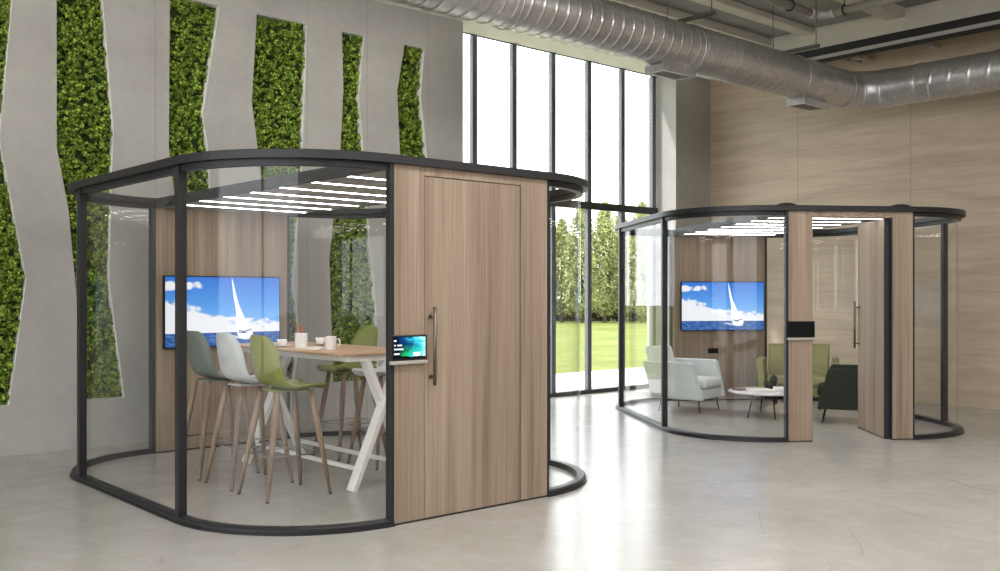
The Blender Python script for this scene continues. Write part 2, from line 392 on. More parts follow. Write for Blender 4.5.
# south and west walls, behind the camera, are window walls
def window_wall(name, horiz, a0, a1, pos):
    b = MB()
    def bx(a, c, z0, z1, d=0.15):
        if horiz: b.box(a, pos - d, z0, c, pos + d, z1)
        else: b.box(pos - d, a, z0, pos + d, c, z1)
    bx(a0, a1, 0, 0.15); bx(a0, a1, 4.95, 5.2)
    n = 8
    for k in range(n + 1):
        c = a0 + (a1 - a0) * k / n; bx(c - 0.08, c + 0.08, 0.15, 4.95)
    struct(b.build(name, M['conc_wall']))
struct(MB().box(UL, VS - .3, 0, UE + .3, VS, 5.2).build('wall_south', M['conc_wall']))
window_wall('wall_west', False, VS, VW, UL)
# ceiling slab, soffit over the window wall, beams
struct(MB().box(UL, VS, 5.2, UE + 0.3, 10.4, 5.5).build('ceiling', M['ceil_conc']))
struct(MB().box(UL, 8.7, ZS, UE + 0.3, 10.21, 5.2).build('trim_1', M['soffit']))
struct(MB().box(12.3, VS, 4.90, 12.62, 8.7, 5.2).build('trim_2', M['beam_paint'], bevel=0.01))
for k, (v0, v1, z) in enumerate(((8.0, 8.22, 5.08), (7.3, 7.5, 5.12), (6.0, 6.25, 5.08), (4.6, 4.85, 5.08), (3.0, 3.25, 5.08))):
    struct(MB().box(UL, v0, z, 12.3, v1, 5.2).build('trim_%d' % (k + 3), M['beam_paint'], bevel=0.008))
struct(MB().box(UL, VW - 0.0, 0, 0.5, VW + 0.001, 0.001).build('baseboard_north', M['conc_wall'])) if False else None

# window: frame, mullions, panes
VG = 10.20
def window():
    f = MB().box(8.03, VG - .06, 0, 12.40, VG + .06, 0.06).box(8.03, VG - .02, ZS - 0.012, 12.40, VG + .01, ZS)
    w = struct(f.build('window_1', M['mullion_dark'], bevel=0.004))
    us = [8.54, 9.27, 10.04, 10.80, 11.56, 12.31]
    for u in us:
        MB().box(u - .042, VG - .035, 0.06, u + .042, VG + .035, ZS - .012).build('mullion', M['mullion'], w, bevel=0.004)
    MB().box(8.03, VG - .038, 2.78, 12.40, VG + .038, 2.89).build('transom', M['mullion_dark'], w, bevel=0.004)
    e = [8.03] + us + [12.40]
    for a, c in zip(e, e[1:]):
        a2 = a + (.045 if a in us else 0); c2 = c - (.045 if c in us else 0)
        MB().box(a2, VG - .006, .06, c2, VG + .006, 2.78).build('pane', M['win_glass'], w)
        MB().box(a2, VG - .006, 2.89, c2, VG + .006, ZS - .02).build('pane', M['win_glass'], w)
window()

# ------------------------------------------------------------------ moss panels
def in_poly(x, z, poly):
    c = np.zeros(len(x), bool); n = len(poly)
    for i in range(n):
        (x0, z0), (x1, z1) = poly[i], poly[i - 1]
        cond = ((z0 > z) != (z1 > z)); 
        with np.errstate(divide='ignore', invalid='ignore'):
            xi = (x1 - x0) * (z - z0) / (z1 - z0 + 1e-12) + x0
        c ^= cond & (x < xi)
    return c
def quads_mesh(name, P, A, B, tone, mat, curl=None):
    """leaf quads: centres P, half axes A and B (n,3)"""
    n = len(P); v = np.empty((n, 4, 3), np.float32)
    v[:, 0] = P - A * .5; v[:, 1] = P + B * .5; v[:, 2] = P + A * .5; v[:, 3] = P - B * .5
    if curl is not None: v[:, 0] += curl; v[:, 2] += curl
    me = bpy.data.meshes.new(name); me.vertices.add(n * 4); me.vertices.foreach_set('co', v.ravel())
    me.loops.add(n * 4); me.loops.foreach_set('vertex_index', np.arange(n * 4, dtype=np.int32))
    me.polygons.add(n); me.polygons.foreach_set('loop_start', np.arange(0, n * 4, 4, dtype=np.int32)); me.polygons.foreach_set('loop_total', np.full(n, 4, np.int32))
    at = me.attributes.new('tone', 'FLOAT', 'POINT'); at.data.foreach_set('value', np.repeat(tone, 4).astype(np.float32))
    me.update(calc_edges=True); me.materials.append(mat); return me
def unit(a): return a / np.linalg.norm(a, axis=1, keepdims=True)

def moss_panel(h, label):
    xs = [p[0] for p in h]; zs = [p[1] for p in h]
    area = (max(xs) - min(xs)) * (max(zs) - min(zs))
    n = int(area * 900)
    x = rng.uniform(min(xs), max(xs), n); z = rng.uniform(min(zs), max(zs), n); k = in_poly(x, z, h); x, z = x[k], z[k]; n = len(x)
    # clumps: little tufts of leaves on a cushion
    cy = VW + DEP - rng.uniform(-0.01, 0.05, n); rad = rng.uniform(0.020, 0.044, n); ctone = rng.uniform(0.0, 1.0, n)
    L = 22
    d = unit(rng.normal(size=(n * L, 3)) * np.array([1, .8, 1]) + np.array([0, -0.65, 0.1]))
    C0 = np.repeat(np.stack([x, cy, z], 1), L, 0); R = np.repeat(rad, L)[:, None]
    P = C0 + d * R * rng.uniform(0.75, 1.05, (n * L, 1))
    P[:, 1] = np.maximum(P[:, 1], VW - 0.01)
    t1 = unit(np.cross(d, rng.normal(size=d.shape))); t2 = np.cross(d, t1)
    s = rng.uniform(0.020, 0.036, (n * L, 1))
    tilt = d * rng.uniform(-.5, .5, (n * L, 1))
    tone = np.clip(np.repeat(ctone, L) * .35 + rng.uniform(0, 1, n * L) ** 1.5 * .75, 0, 1)
    me = quads_mesh('moss_panel', P, unit(t1 + tilt) * s, t2 * s * .75, tone, M['moss'], curl=-d * s * .2)
    o = bpy.data.objects.new('moss_panel', me); C.objects.link(o)
    tag(o, label, 'moss panel', 'moss panels in the concrete wall')
    b = MB()     # backing board the moss grows on
    pl = [Vector((p[0], p[1], 0)) for p in h]
    cx, cz = sum(xs) / len(xs), sum(zs) / len(zs)
    b.prism([(p[0], p[1]) for p in h], VW + DEP, VW + DEP + 0.015, 'y')
    b.build('backing', M['hedge_back'], o)
t = NT('moss_backing'); t.bsdf(t.ramp(t.noise(t.coord(), 30, 4), [(0.3, rgb(30, 40, 16)), (0.7, rgb(50, 66, 26))]), 0.95); M['hedge_back'] = t.m
moss_labels = {
    1: 'green moss panel at the far left edge of the concrete wall',
    2: 'broad green moss panel rising behind the left posts of the nearer glass pod',
    3: 'green moss panel above the left half of the nearer pod screen wall',
    4: 'wide green moss panel behind the right edge of the nearer pod screen wall',
    5: 'narrow green moss panel behind the bar table, seen through curved glass',
    6: 'short narrow green moss panel nearest the tall window, above the pod door'}
for i, h in enumerate(holes):
    if i in moss_labels: moss_panel(h, moss_labels[i])
struct(MB().prism([(p[0], p[1]) for p in holes[0]], VW + DEP - .02, VW + DEP, 'y').build('trim_9', M['hedge_back']))

# ------------------------------------------------------------------ meeting pods
HX, HY, RR = 1.71, 1.97, 1.02
DX, DY = HX - RR, HY - RR          # straight half lengths
def outline(a0, a1=None):
    """corner arc points as (x, y, nx, ny); corner index 0 = front right, 1 back right, 2 back left, 3 front left"""
def corner(cx, cy, t0, t1, n=20):
    return [(cx + RR * math.cos(t), cy + RR * math.sin(t), math.cos(t), math.sin(t)) for t in [t0 + (t1 - t0) * k / n for k in range(n + 1)]]
FR = corner(DX, -DY, -PI / 2, 0); BR = corner(DX, DY, 0, PI / 2); BL = corner(-DX, DY, PI / 2, PI); FL = corner(-DX, -DY, PI, 1.5 * PI)
RIM = 2.40
def rect(a0, z0, a1, z1): return [(a0, z0), (a1, z0), (a1, z1), (a0, z1)]
DOOR0, DOOR1, DTOP = -0.44, 0.42, 2.285

def door_leaf(parent, edge=.012):
    d = MB().box(0, -.05, 0.012, DOOR1 - DOOR0 - edge, 0, DTOP - .006).build('door', M['pod_wood'], parent, bevel=0.002)
    MB().box(DOOR1 - DOOR0 - edge, -.052, 0.012, DOOR1 - DOOR0 - .001, 0.002, DTOP - .006).build('hinge_edge', M['black'], d)
    MB().box(0, -.0505, 0.0, DOOR1 - DOOR0 - edge, 0.0005, 0.012).build('drop_seal', M['black'], d)
    h = MB().tube([(.045, -.10, .895), (.045, -.10, 1.415)], .012, 14)
    for z in (.95, 1.35): h.tube([(.045, -.10, z), (.045, -.05, z)], .008, 10)
    for z in (.95, 1.35): h.tube([(.045, -.056, z), (.045, -.05, z)], .016, 14)
    h.build('handle', M['bronze'], d)
    return d

def pod(name, label, loc, rz, door_open, half_door=.69, shift=0.0):
    DOOR0, DOOR1 = -.44 + shift, .42 + shift
    HX, HY, RR = half_door + 1.02, 1.97, 1.02
    DX, DY = HX - RR, HY - RR
    FR = corner(DX, -DY, -PI / 2, 0); BR = corner(DX, DY, 0, PI / 2); BL = corner(-DX, DY, PI / 2, PI); FL = corner(-DX, -DY, PI, 1.5 * PI)
    r = thing(name, label, 'meeting pod', loc, rz, 'glass meeting pods')
    # floor ring: all round except along the door side
    path = [(DX, -HY, 0, -1)] + FR + BR + BL + FL + [(-DX, -HY, 0, -1)]
    MB().sweep(path, [(.0, .0), (.0, .035), (-.012, .045), (-.07, .045), (-.075, 0)]).build('floor_ring', M['black'], r)
    MB().sweep(path, [(.012, 0), (.012, .012), (.0, .014), (0, 0)]).build('floor_seal', M['black'], r)
    # top ring: flat cap and a recessed glazing channel under it
    full = FR + BR + BL + FL
    MB().sweep(full, [(.025, RIM - .055), (.025, RIM - .004), (.021, RIM), (-.11, RIM), (-.11, RIM - .055)], True).build('top_ring', M['black'], r)
    MB().sweep(path, rect(-.075, RIM - .098, -.02, RIM - .05)).build('glazing_channel', M['black'], r)
    # posts
    W = .055
    for x0, y0 in ((-HX + .002, -DY), (-HX + .002, DY), (HX - .075, -DY), (HX - .075, DY)):
        MB().box(x0, y0 - W / 2, .04, x0 + .06, y0 + W / 2, RIM - .055).build('post', M['black'], r, bevel=0.003)
    for sx in (-1, 1):
        xx = sx * (DX + .02); xw = .015 if sx < 0 else .008; xf = sx * (DX + xw + .001)
        MB().box(xf - xw, -HY, .0, xf + xw, -HY + .055, RIM - .055).build('post', M['black'], r, bevel=0.003)
        MB().box(xx - .02, HY - .075, .0, xx + .02, HY, RIM - .055).build('post', M['black'], r, bevel=0.003)
    # glass: four curved corners, two straight sides
    for arc, a, b in ((FR, 1, -1), (BR, 1, -1), (BL, 1, -1), (FL, 1, -1)):
        MB().sweep(arc, rect(-.053, .04, -.041, RIM - .07)).build('curved_glass', M['glass'], r)
        for p in r.children: pass
    for sx in (-1, 1):
        MB().box(min(sx * (HX - .041), sx * (HX - .053)), -DY + W / 2, .04, max(sx * (HX - .041), sx * (HX - .053)), DY - W / 2, RIM - .07).build('flat_glass', M['glass'], r)
    # wooden front
    Y0, Y1 = -HY + .005, -HY + .065
    MB().box(-DX, Y0, .012, DOOR0 - .004, Y1, RIM - .055).build('front_panel', M['pod_wood'], r, bevel=0.0015)
    MB().box(DOOR1 + .004, Y0, .012, DX, Y1, RIM - .055).build('front_panel', M['pod_wood'], r, bevel=0.0015)
    MB().box(DOOR0 - .004, Y0, DTOP, DOOR1 + .004, Y1, RIM - .055).build('door_header', M['pod_wood'], r, bevel=0.0015)
    MB().box(-DX, Y0 + .004, 0, DOOR0 - .004, Y1, .012).build('sill', M['black'], r)
    MB().box(DOOR1 + .004, Y0 + .004, 0, DX, Y1, .012).build('sill', M['black'], r)
    for x in (-.66, .58) if door_open else (): MB().lathe([(0, .03), (.06, .028), (.10, .012), (.11, -.01)], 20, (x, -HY + .09, RIM)).build('fixing_cap', M['black'], r)
    if door_open:
        for x in (DOOR0 - .004, DOOR1 - .002): MB().box(x, Y0 + .01, .0, x + .006, Y1 + .002, DTOP).build('door_jamb', M['black'], r)
    d = door_leaf(r, .012 if door_open else .003)
    if door_open:
        w = DOOR1 - DOOR0
        ang = math.radians(-100)
        # turns inwards about the right jamb
        d.rotation_euler = (0, 0, ang)
        hx, hy = DOOR1 + .0, Y1 + .002
        d.location = (hx - w * math.cos(ang) , hy - w * math.sin(ang), 0)
    else:
        d.location = (DOOR0, Y0 + .0515, 0)
    # rear screen wall
    b = MB().box(-DX, HY - .085, .012, DX, HY - .02, RIM - .06).build('screen_wall', M['pod_wood'], r, bevel=0.002)
    MB().box(-DX, HY - .088, 0, DX, HY - .02, .014).build('sill', M['black'], r)
    # roof box with light strips
    MB().box(-DX, -HY + .08, 2.33, DX, HY - .09, 2.39).build('roof', M['fascia'], r)
    MB().box(-DX - .004, -HY + .075, 2.31, -DX + .012, HY - .09, RIM).build('roof_fascia', M['fascia'], r)
    MB().box(DX - .012, -HY + .075, 2.31, DX + .004, HY - .09, RIM).build('roof_fascia', M['fascia'], r)
    MB().box(-DX + .012, -HY + .09, 2.318, DX - .012, HY - .09, 2.33).build('roof_lining', M['roof_under'], r)
    for k in range(8):
        y = -1.84 + .475 * k
        MB().box(-DX + .02, y - .014, 2.3145, DX - .02, y + .014, 2.318).build('light_strip', M['led'], r)
    return r

P1 = (4.37, 7.16, 0); RZ2 = math.radians(-34.09); P2 = (10.438 - .028 * math.cos(RZ2), 6.726 - .028 * math.sin(RZ2), 0)
pod1 = pod('meeting_pod', 'nearer and larger-looking glass meeting pod, wooden door closed, bar table inside', P1, 0, False)
pod2 = pod('meeting_pod', 'farther glass meeting pod by the wood wall, wooden door open, armchairs inside', P2, RZ2, True, .672, .028)
R2 = Matrix.Rotation(RZ2, 3, 'Z')
def in2(x, y, z=0): q = R2 @ Vector((x, y, z)); return (P2[0] + q.x, P2[1] + q.y, q.z)
def in1(x, y, z=0): return (P1[0] + x, P1[1] + y, z)

# ------------------------------------------------------------------ televisions
def television(loc, rz, label):
    t = thing('television', label, 'television', loc, rz, 'televisions on the pod screen walls')
    w, h = 1.215, .69
    fr = MB().box(-w / 2, -.012, -h / 2, w / 2, .03, h / 2).build('frame', M['off_screen'], t, bevel=0.004)
    MB().box(-.3, .03, -.2, .3, .0449, .2).build('wall_mount', M['dark_leg'], t)
    sw, sh = w - .022, h - .022
    s = MB().add([(-sw / 2, -.014, -sh / 2), (sw / 2, -.014, -sh / 2), (sw / 2, -.014, sh / 2), (-sw / 2, -.014, sh / 2)], [(0, 1, 2, 3)])
    # give the screen a little thickness
    s = MB().box(-sw / 2, -.015, -sh / 2, sw / 2, -.012, sh / 2).build('screen', M['tv_pic'], t)
    def P(a, b): return ((a - .5) * sw, (b - .5) * sh)
    def pic(name, pts, mat, y=-.0165): MB().prism([P(*q) for q in pts], y, y + .001, 'y').build(name, M[mat], s)
    pic('sail_picture', [(.562, 1.0), (.575, .93), (.62, .62), (.715, .25), (.64, .19), (.61, .2), (.60, .5), (.575, .75)], 'pic_white')
    pic('hull_picture', [(.605, .185), (.625, .12), (.66, .09), (.73, .10), (.765, .17), (.75, .215), (.68, .17)], 'pic_white')
    pic('shadow_picture', [(.625, .22), (.67, .205), (.74, .235), (.738, .22), (.67, .19), (.625, .2)], 'pic_dark', -.018)
    pic('wake_picture', [(.50, .14), (.56, .152), (.63, .13), (.76, .1), (.70, .075), (.6, .1)], 'pic_shade', -.0158)
    pic('keel_picture', [(.75, .20), (.768, .19), (.772, .13), (.75, .125)], 'pic_dark', -.018)
    return t
television(in1(-.03, HY - .085 - .045, 1.33), 0, 'wall television showing a sailboat, behind the bar stools in the nearer pod')
television(in2(.035, HY - .085 - .045, 1.33), RZ2, 'wall television showing a sailboat, above the grey armchair in the farther pod')

def socket(loc, rz, label):
    t = thing('wall_socket', label, 'socket', loc, rz)
    MB().box(-.075, -.008, -.035, .075, 0, .035).build('plate', M['off_screen'], t, bevel=0.003)
    for x in (-.036, .036): MB().lathe([(0, 0), (.02, 0), (.022, .003), (.022, .006)], 16).build('outlet', M['dark_leg'], t)
    for o, x in zip([q for q in t.children if q.name.startswith('outlet')], (-.036, .036)):
        o.rotation_euler = (PI / 2, 0, 0); o.location = (x, -.006, 0)
    return t
socket(in1(-.10, HY - .085, .70), 0, 'black double socket under the television in the nearer pod')
socket(in2(-.09, HY - .085, .70), RZ2, 'black double socket beside the grey armchair in the farther pod')

# ------------------------------------------------------------------ booking tablets
def tablet(loc, rz, label, on):
    t = thing('booking_tablet', label, 'tablet', loc, rz)
    w, h = .29, .165
    MB().box(-w / 2, -.022, -h / 2, w / 2, 0, h / 2).build('housing', M['off_screen'] if not on else M['dark_leg'], t, bevel=0.006, seg=3)
    sc = MB().box(-w / 2 + .016, -.0235, -h / 2 + .014, w / 2 - .016, -.0215, h / 2 - .012).build('screen', M['aurora'] if on else M['off_screen'], t)
    MB().box(-w / 2, -.03, -h / 2 - .024, w / 2, 0, -h / 2 - .002).build('shelf', M['light_metal'], t, bevel=0.002)
    if on:
        for x0, x1, z in ((-.125, -.105, .047), (-.122, -.112, .017), (-.098, -.062, .017), (-.123, -.05, -.008), (-.124, -.08, -.038)):
            MB().box(x0, -.0245, z - .005, x1, -.0235, z + .005).build('caption', M['pic_white'], sc)
        MB().box(.03, -.0245, -.055, .085, -.0235, -.03).build('button', M['pic_white'], sc)
    return t
tablet(in1(-.583, -HY + .005, 1.150), 0, 'lit booking tablet with teal and green picture left of the closed door', True)
tablet(in2(-.545, -HY + .005, 1.142), RZ2, 'dark switched-off booking tablet left of the open pod door', False)

# ------------------------------------------------------------------ bar stools
def stool(mat, label, loc, rz, group):
    t = thing('bar_stool', label, 'bar stool', loc, rz, group)
    prof = [(.215, .785, .17), (.225, .80, .185), (.20, .812, .20), (.12, .806, .212), (.02, .798, .218), (-.07, .800, .218), (-.14, .82, .216), (-.19, .865, .212),
            (-.22, .93, .206), (-.238, 1.0, .20), (-.255, 1.08, .185), (-.266, 1.14, .165), (-.274, 1.18, .13), (-.278, 1.2, .09)]
    rows = []
    for i, (x, z, hw) in enumerate(prof):
        f = i / (len(prof) - 1); row = []
        dish = .035 * (1 - f) ** .5 if f < .5 else .02
        wrap = .07 * max(0, min(1, (f - .35) / .3)) * (1 - max(0, f - .8) * 2.5)
        for k in range(-5, 6):
            q = k / 5; row.append((x + .03 + wrap * q * q, hw * math.sin(q * PI / 2) * 1.0, z + dish * q ** 4 * (1 if f < .55 else 0) - (0.0)))
        rows.append(row)
    MB().grid(rows).build('seat', mat, t, subsurf=1, solid=.011, fix=False)
    base = MB().box(-.13, -.115, .778, .15, .115, .794)
    base.build('seat_bracket', mat, t, bevel=.006)
    tips = []
    for sx in (-1, 1):
        for sy in (-1, 1):
            a = Vector((sx * .14 + .01, sy * .125, .780)); b = Vector((sx * .262, sy * .222, .0)); b2 = a.lerp(b, .985)
            MB().tube([a, a.lerp(b, .3), b2], [.020, .025, .0135], 12).build('leg', M['leg_wood'], t)
            tips.append(a.lerp(b, .60))
            q = t.children[-1] if t.children else None
            MB().tube([b2, b], [.0125, .0115], 10).build('foot_pad', M['rubber'], t)
    a, b, c, d = tips[0], tips[1], tips[3], tips[2]
    MB().tube([a, b, c, d], .005, 8, closed=True).build('footrest', M['wire'], t)
    # foot pads belong to the legs
    legs = [o for o in bpy.data.objects if o.parent == t and o.name.startswith('leg')]
    pads = [o for o in bpy.data.objects if o.parent == t and o.name.startswith('foot_pad')]
    for l, p in zip(legs, pads): p.parent = l
    return t
G = 'bar stools around the high table'
for mat, y, x, rz, lb in (
        ('sh_green', 6.57, 3.655, 0, 'olive green bar stool with wooden legs, nearest of the row left of the high table'),
        ('sh_grey', 7.145, 3.66, 0, 'light grey bar stool, middle of the row left of the high table'),
        ('sh_dark', 7.71, 3.66, 0, 'sage green bar stool, nearest the television, left of the high table'),
        ('sh_white', 7.165, 5.0, PI, 'white bar stool right of the high table, mostly hidden by a table leg'),
        ('sh_green', 7.76, 5.0, PI, 'olive green bar stool on the far right side of the high table')):
    stool(M[mat], lb, (x, y, 0), rz, G)

# ------------------------------------------------------------------ high table
t = thing('high_table', 'long high table with wooden top and white crossed legs inside the nearer pod', 'table', (4.37, 7.26, 0))
top = MB().box(-.40, -.98, 1.03, .40, 1.0, 1.05); top.build('tabletop', M['table_wood'], t, bevel=0.004)
for y in (-.93, .78):
    for sx in (-1, 1):
        MB().bar((sx * -.15, y + sx * .022, 1.0), (sx * .295, y + sx * .022, .0), .04, .10, (0, 1, 0)).build('leg', M['white'], t, bevel=0.003)
fr = MB().box(-.33, -.955, .985, .33, -.905, 1.03).box(-.33, .755, .985, .33, .805, 1.03).box(-.33, -.9, .985, -.29, .75, 1.03).box(.29, -.9, .985, .33, .75, 1.03)
fr.build('frame', M['white'], t, bevel=0.002)
for sx in (-1, 1): MB().box(sx * .205 - .015, -.93, .14, sx * .205 + .015, .78, .17).build('stretcher', M['white'], t, bevel=0.002)

def cup_saucer(loc, label):
    t = thing('cup_and_saucer', label, 'cup', loc, .4)
    MB().lathe([(0, .004), (.03, .003), (.075, .012), (.08, .016), (.074, .016), (.03, .008), (0, .008)], 32).build('saucer', M['porcelain'], t)
    MB().lathe([(0, .01), (.024, .01), (.036, .03), (.042, .065), (.039, .065), (.033, .032), (0, .014)], 28).build('cup', M['porcelain'], t)
    MB().tube([(.038, 0, .055), (.06, 0, .058), (.066, 0, .04), (.055, 0, .026), (.034, 0, .028)], .0045, 8).build('handle', M['porcelain'], t)
cup_saucer((4.13, 7.47, 1.05), 'white cup on a saucer left of the pencil pot on the high table')
cup_saucer((4.52, 7.50, 1.05), 'white cup on a saucer behind the white mug on the high table')
t = thing('mug', 'white ribbed mug standing near the middle of the high table', 'mug', (4.215, 6.83, 1.05), -.5)
pr_ = [(0, 0), (.042, 0)] + [(.043 + (.0025 if k % 2 else 0), .006 + k * .0085) for k in range(12)] + [(.042, .108), (.038, .108), (.037, .01), (0, .008)]
MB().lathe(pr_, 32).build('body', M['porcelain'], t)
MB().tube([(.042, 0, .085), (.068, 0, .086), (.074, 0, .055), (.064, 0, .028), (.042, 0, .028)], .006, 8).build('handle', M['porcelain'], t)
t = thing('pencil_pot', 'white ribbed pot holding orange pencils on the high table', 'pot', (4.17, 7.22, 1.05))
pr_ = [(0, 0), (.05, 0)] + [(.051 + (.003 if k % 3 == 0 else 0), .004 + k * .0075) for k in range(16)] + [(.05, .124), (.046, .124), (.045, .01), (0, .008)]
MB().lathe(pr_, 32).build('body', M['porcelain'], t)
pens = [(-.028, .0, -.045, .0, .20, 'orange'), (-.018, .012, -.032, .022, .205, 'orange'), (-.008, -.014, -.02, -.03, .19, 'orange'), (.004, .012, .01, .02, .17, 'wood_pencil'),
        (.014, .0, .03, .004, .175, 'wood_pencil'), (.022, .01, .046, .02, .18, 'dark_blue'), (-.012, 0, -.04, .02, .195, 'dark_blue')]
for k, (x0, y0, x1, y1, zt, m) in enumerate(pens):
    col = {'orange': 'orange', 'wood_pencil': 'pale wooden', 'dark_blue': 'dark'}[m]
    a = Vector((x0 * .6, y0 * .6, .012)); b = Vector((x1, y1, zt))
    o = MB().tube([a, a.lerp(b, .9), b], [.0055, .0055, .002], 8).build('pencil', M[m])
    o.location = (4.17, 7.22, 1.05)
    tag(o, col + ' pencil standing in the white ribbed pot on the high table', 'pencil', col + ' pencils in the pot')
o = MB().box(-.085, -.13, 0, .085, .13, .006).box(-.08, -.125, .006, .08, .125, .011).build('notepad', M['paper'], bevel=0.001)
o.location = (4.19, 7.02, 1.05); tag(o, 'flat white notepad lying between the pencil pot and the mug', 'notepad')

# ------------------------------------------------------------------ armchairs and coffee table in the farther pod
def armchair(mat, label, x, y, head, ex=0.0):
    q = in2(x, y); t = thing('armchair', label, 'armchair', q, RZ2 + head, 'armchairs around the coffee table')
    # front is +x.  side panels flare out and lean back
    for sy in (-1, 1):
        poly = [(-.32, .17), (.36, .17), (.24, .62), (.20, .64), (-.42, .64), (-.44, .62)]
        n = len(poly); vs = []
        for k, (px, pz) in enumerate(poly):
            fl = (pz - .17) * .10
            for off in (.28 + ex, .375 + ex): vs.append((px, sy * (off + fl), pz))
        vs = [vs[2 * k] for k in range(n)] + [vs[2 * k + 1] for k in range(n)]
        fs = [tuple(range(n)), tuple(reversed(range(n, 2 * n)))] + [(k, n + k, n + (k + 1) % n, (k + 1) % n) for k in range(n)]
        MB().add(vs, fs).build('armrest', mat, t, bevel=0.022, seg=4)
    bp = [(-.22, .19), (-.31, .19), (-.475, .80), (-.44, .825), (-.385, .80), (-.26, .42)]
    vs = []
    for s_ in (-1, 1):
        for px, pz in bp: vs.append((px, s_ * (.285 + ex + (.0 if pz < .6 else .02)), pz))
    n = len(bp); MB().add(vs, [tuple(range(n)), tuple(reversed(range(n, 2 * n)))] + [(k, n + k, n + (k + 1) % n, (k + 1) % n) for k in range(n)]).build('backrest', mat, t, bevel=0.03, seg=4)
    MB().box(-.30, -.285 - ex, .17, .34, .285 + ex, .30).build('base', mat, t, bevel=0.02, seg=4)
    MB().box(-.28, -.27 - ex, .305, .37, .27 + ex, .43).build('seat_cushion', mat, t, bevel=0.045, seg=5)
    for sx, x0 in ((1, .27), (-1, -.24)):
        for sy in (-1, 1):
            MB().tube([(x0, sy * .26, .17), (x0 + sx * .035, sy * .285, 0)], [.013, .008], 10).build('leg', M['dark_leg'], t)
    return t
armchair(M['fab_grey'], 'light grey armchair with thin dark legs in front of the screen wall', -.80, .84, math.radians(-44))
armchair(M['fab_green'], 'olive green armchair behind the coffee table', .74, .95, math.radians(-116), .10)
armchair(M['fab_dark'], 'dark green armchair seen through the open pod door', .74, -.50, math.radians(152))

q = in2(-.03, .10)
t = thing('coffee_table', 'low round pale coffee table with thin dark legs between the armchairs', 'coffee table', q, RZ2)
MB().lathe([(0, .285), (.44, .285), (.475, .295), (.48, .305), (.47, .313), (0, .315)], 56).build('tabletop', M['marble'], t)
for a in (205, 262, 25, 82):
    a = math.radians(a); c, s_ = math.cos(a), math.sin(a)
    MB().tube([(c * .25, s_ * .25, .28), (c * .35, s_ * .35, 0)], [.013, .009], 10).build('leg', M['dark_leg'], t)
MB().lathe([(0, .275), (.27, .275), (.27, .285), (0, .285)], 32).build('leg_plate', M['dark_leg'], t)
def at_table(o, x, y, z=.315, rz=0): o.location = in2(-.03 + x, .10 + y, z); o.rotation_euler = (0, 0, RZ2 + rz); return o
o = MB().box(-.14, -.10, 0, .14, .10, .018).build('magazine', M['paper'], bevel=0.002); at_table(o, -.10, -.02, rz=.1); tag(o, 'white magazine lying flat on the round coffee table', 'magazine')
o = MB().box(-.05, -.07, 0, .05, .07, .022).build('small_book', M['cover_red'], bevel=0.002); at_table(o, -.34, .08, rz=.2); tag(o, 'small reddish book at the left rim of the coffee table', 'book')
o = MB().box(-.13, -.1, 0, .13, .1, .05).build('white_box', M['porcelain'], bevel=0.012, seg=3); at_table(o, .19, -.10, rz=-.05); tag(o, 'low white box on the coffee table in front of the cactus', 'box')
t = thing('potted_cactus', 'small dark round cactus plant in a low pot on the coffee table', 'plant', (0, 0, 0)); at_table(t, .10, .16)
MB().lathe([(0, 0), (.06, 0), (.075, .04), (.07, .045), (.0, .04)], 24).build('pot', M['dark_leg'], t)
def cactus(cx, cy, cz, rx, h):
    vs = []; rows = []; N, K = 10, 24
    for i in range(N + 1):
        ph = PI * i / N; rr = math.sin(ph) * rx; z = cz + h / 2 - math.cos(ph) * h / 2
        rows.append([(cx + rr * (1 + .08 * (k % 2)) * math.cos(2 * PI * k / K), cy + rr * (1 + .08 * (k % 2)) * math.sin(2 * PI * k / K), z) for k in range(K + 1)])
    return MB().grid(rows)
cactus(.045, 0, .03, .045, .15).build('cactus', M['cactus'], t)
cactus(-.045, .01, .03, .035, .085).build('cactus', M['cactus'], t)

# ------------------------------------------------------------------ ventilation duct
VD, ZD, UD = 6.70, 4.20, 12.33
dt = thing('ventilation_duct', 'large spiral galvanised ventilation duct running under the ceiling and turning at the corner', 'duct', (0, 0, ZD))
def spiral(p0, d, side, length, r, pitch, step=.0095, seg=56):
    """spiral-wound duct from p0 along d"""
    n = int(length / step); i = np.arange(n + 1)[:, None] * (length / n); th = np.arange(seg)[None, :] * 2 * PI / seg
    ph = ((i + pitch * th / (2 * PI)) % pitch) / pitch
    ridge = .009 * np.exp(-((ph - .5) / .06) ** 2)
    R = r + ridge
    d = np.array(d, float); side = np.array(side, float); up = np.array([0, 0, 1.])
    P = np.array(p0, float)[None, None] + i[..., None] * d + (R * np.cos(th))[..., None] * side + (R * np.sin(th))[..., None] * up
    v = P.reshape(-1, 3); a = (np.arange(n)[:, None] * seg + np.arange(seg)[None]); b = (np.arange(n)[:, None] * seg + (np.arange(seg)[None] + 1) % seg)
    f = np.stack([a, b, b + seg, a + seg], -1).reshape(-1, 4)
    me = bpy.data.meshes.new('duct_section'); me.from_pydata(v.tolist(), [], f.tolist()); me.polygons.foreach_set('use_smooth', [True] * len(f)); me.materials.append(M['duct']); me.update()
    o = bpy.data.objects.new('duct_section', me); C.objects.link(o); o.parent = dt; return o
RB = .42
spiral((1.0, VD, 0), (1, 0, 0), (0, 1, 0), UD - RB - 1.0, .25, .155)
spiral((UD, VD - RB - .45, 0), (0, -1, 0), (1, 0, 0), 8, .24, .235)
pts = []
for k in range(7):
    a = PI / 2 * k / 6; pts.append((UD - RB + RB * math.sin(a), VD - RB + RB * math.cos(a), 0))
pts = [(UD - RB - .02, VD, 0)] + pts[1:-1] + [(UD, VD - RB - .02, 0), (UD, VD - RB - .47, 0)]
e = MB().tube(pts, [.252] * (len(pts) - 2) + [.248, .242], 48, cap=False)
e.build('elbow', M['duct'], dt)
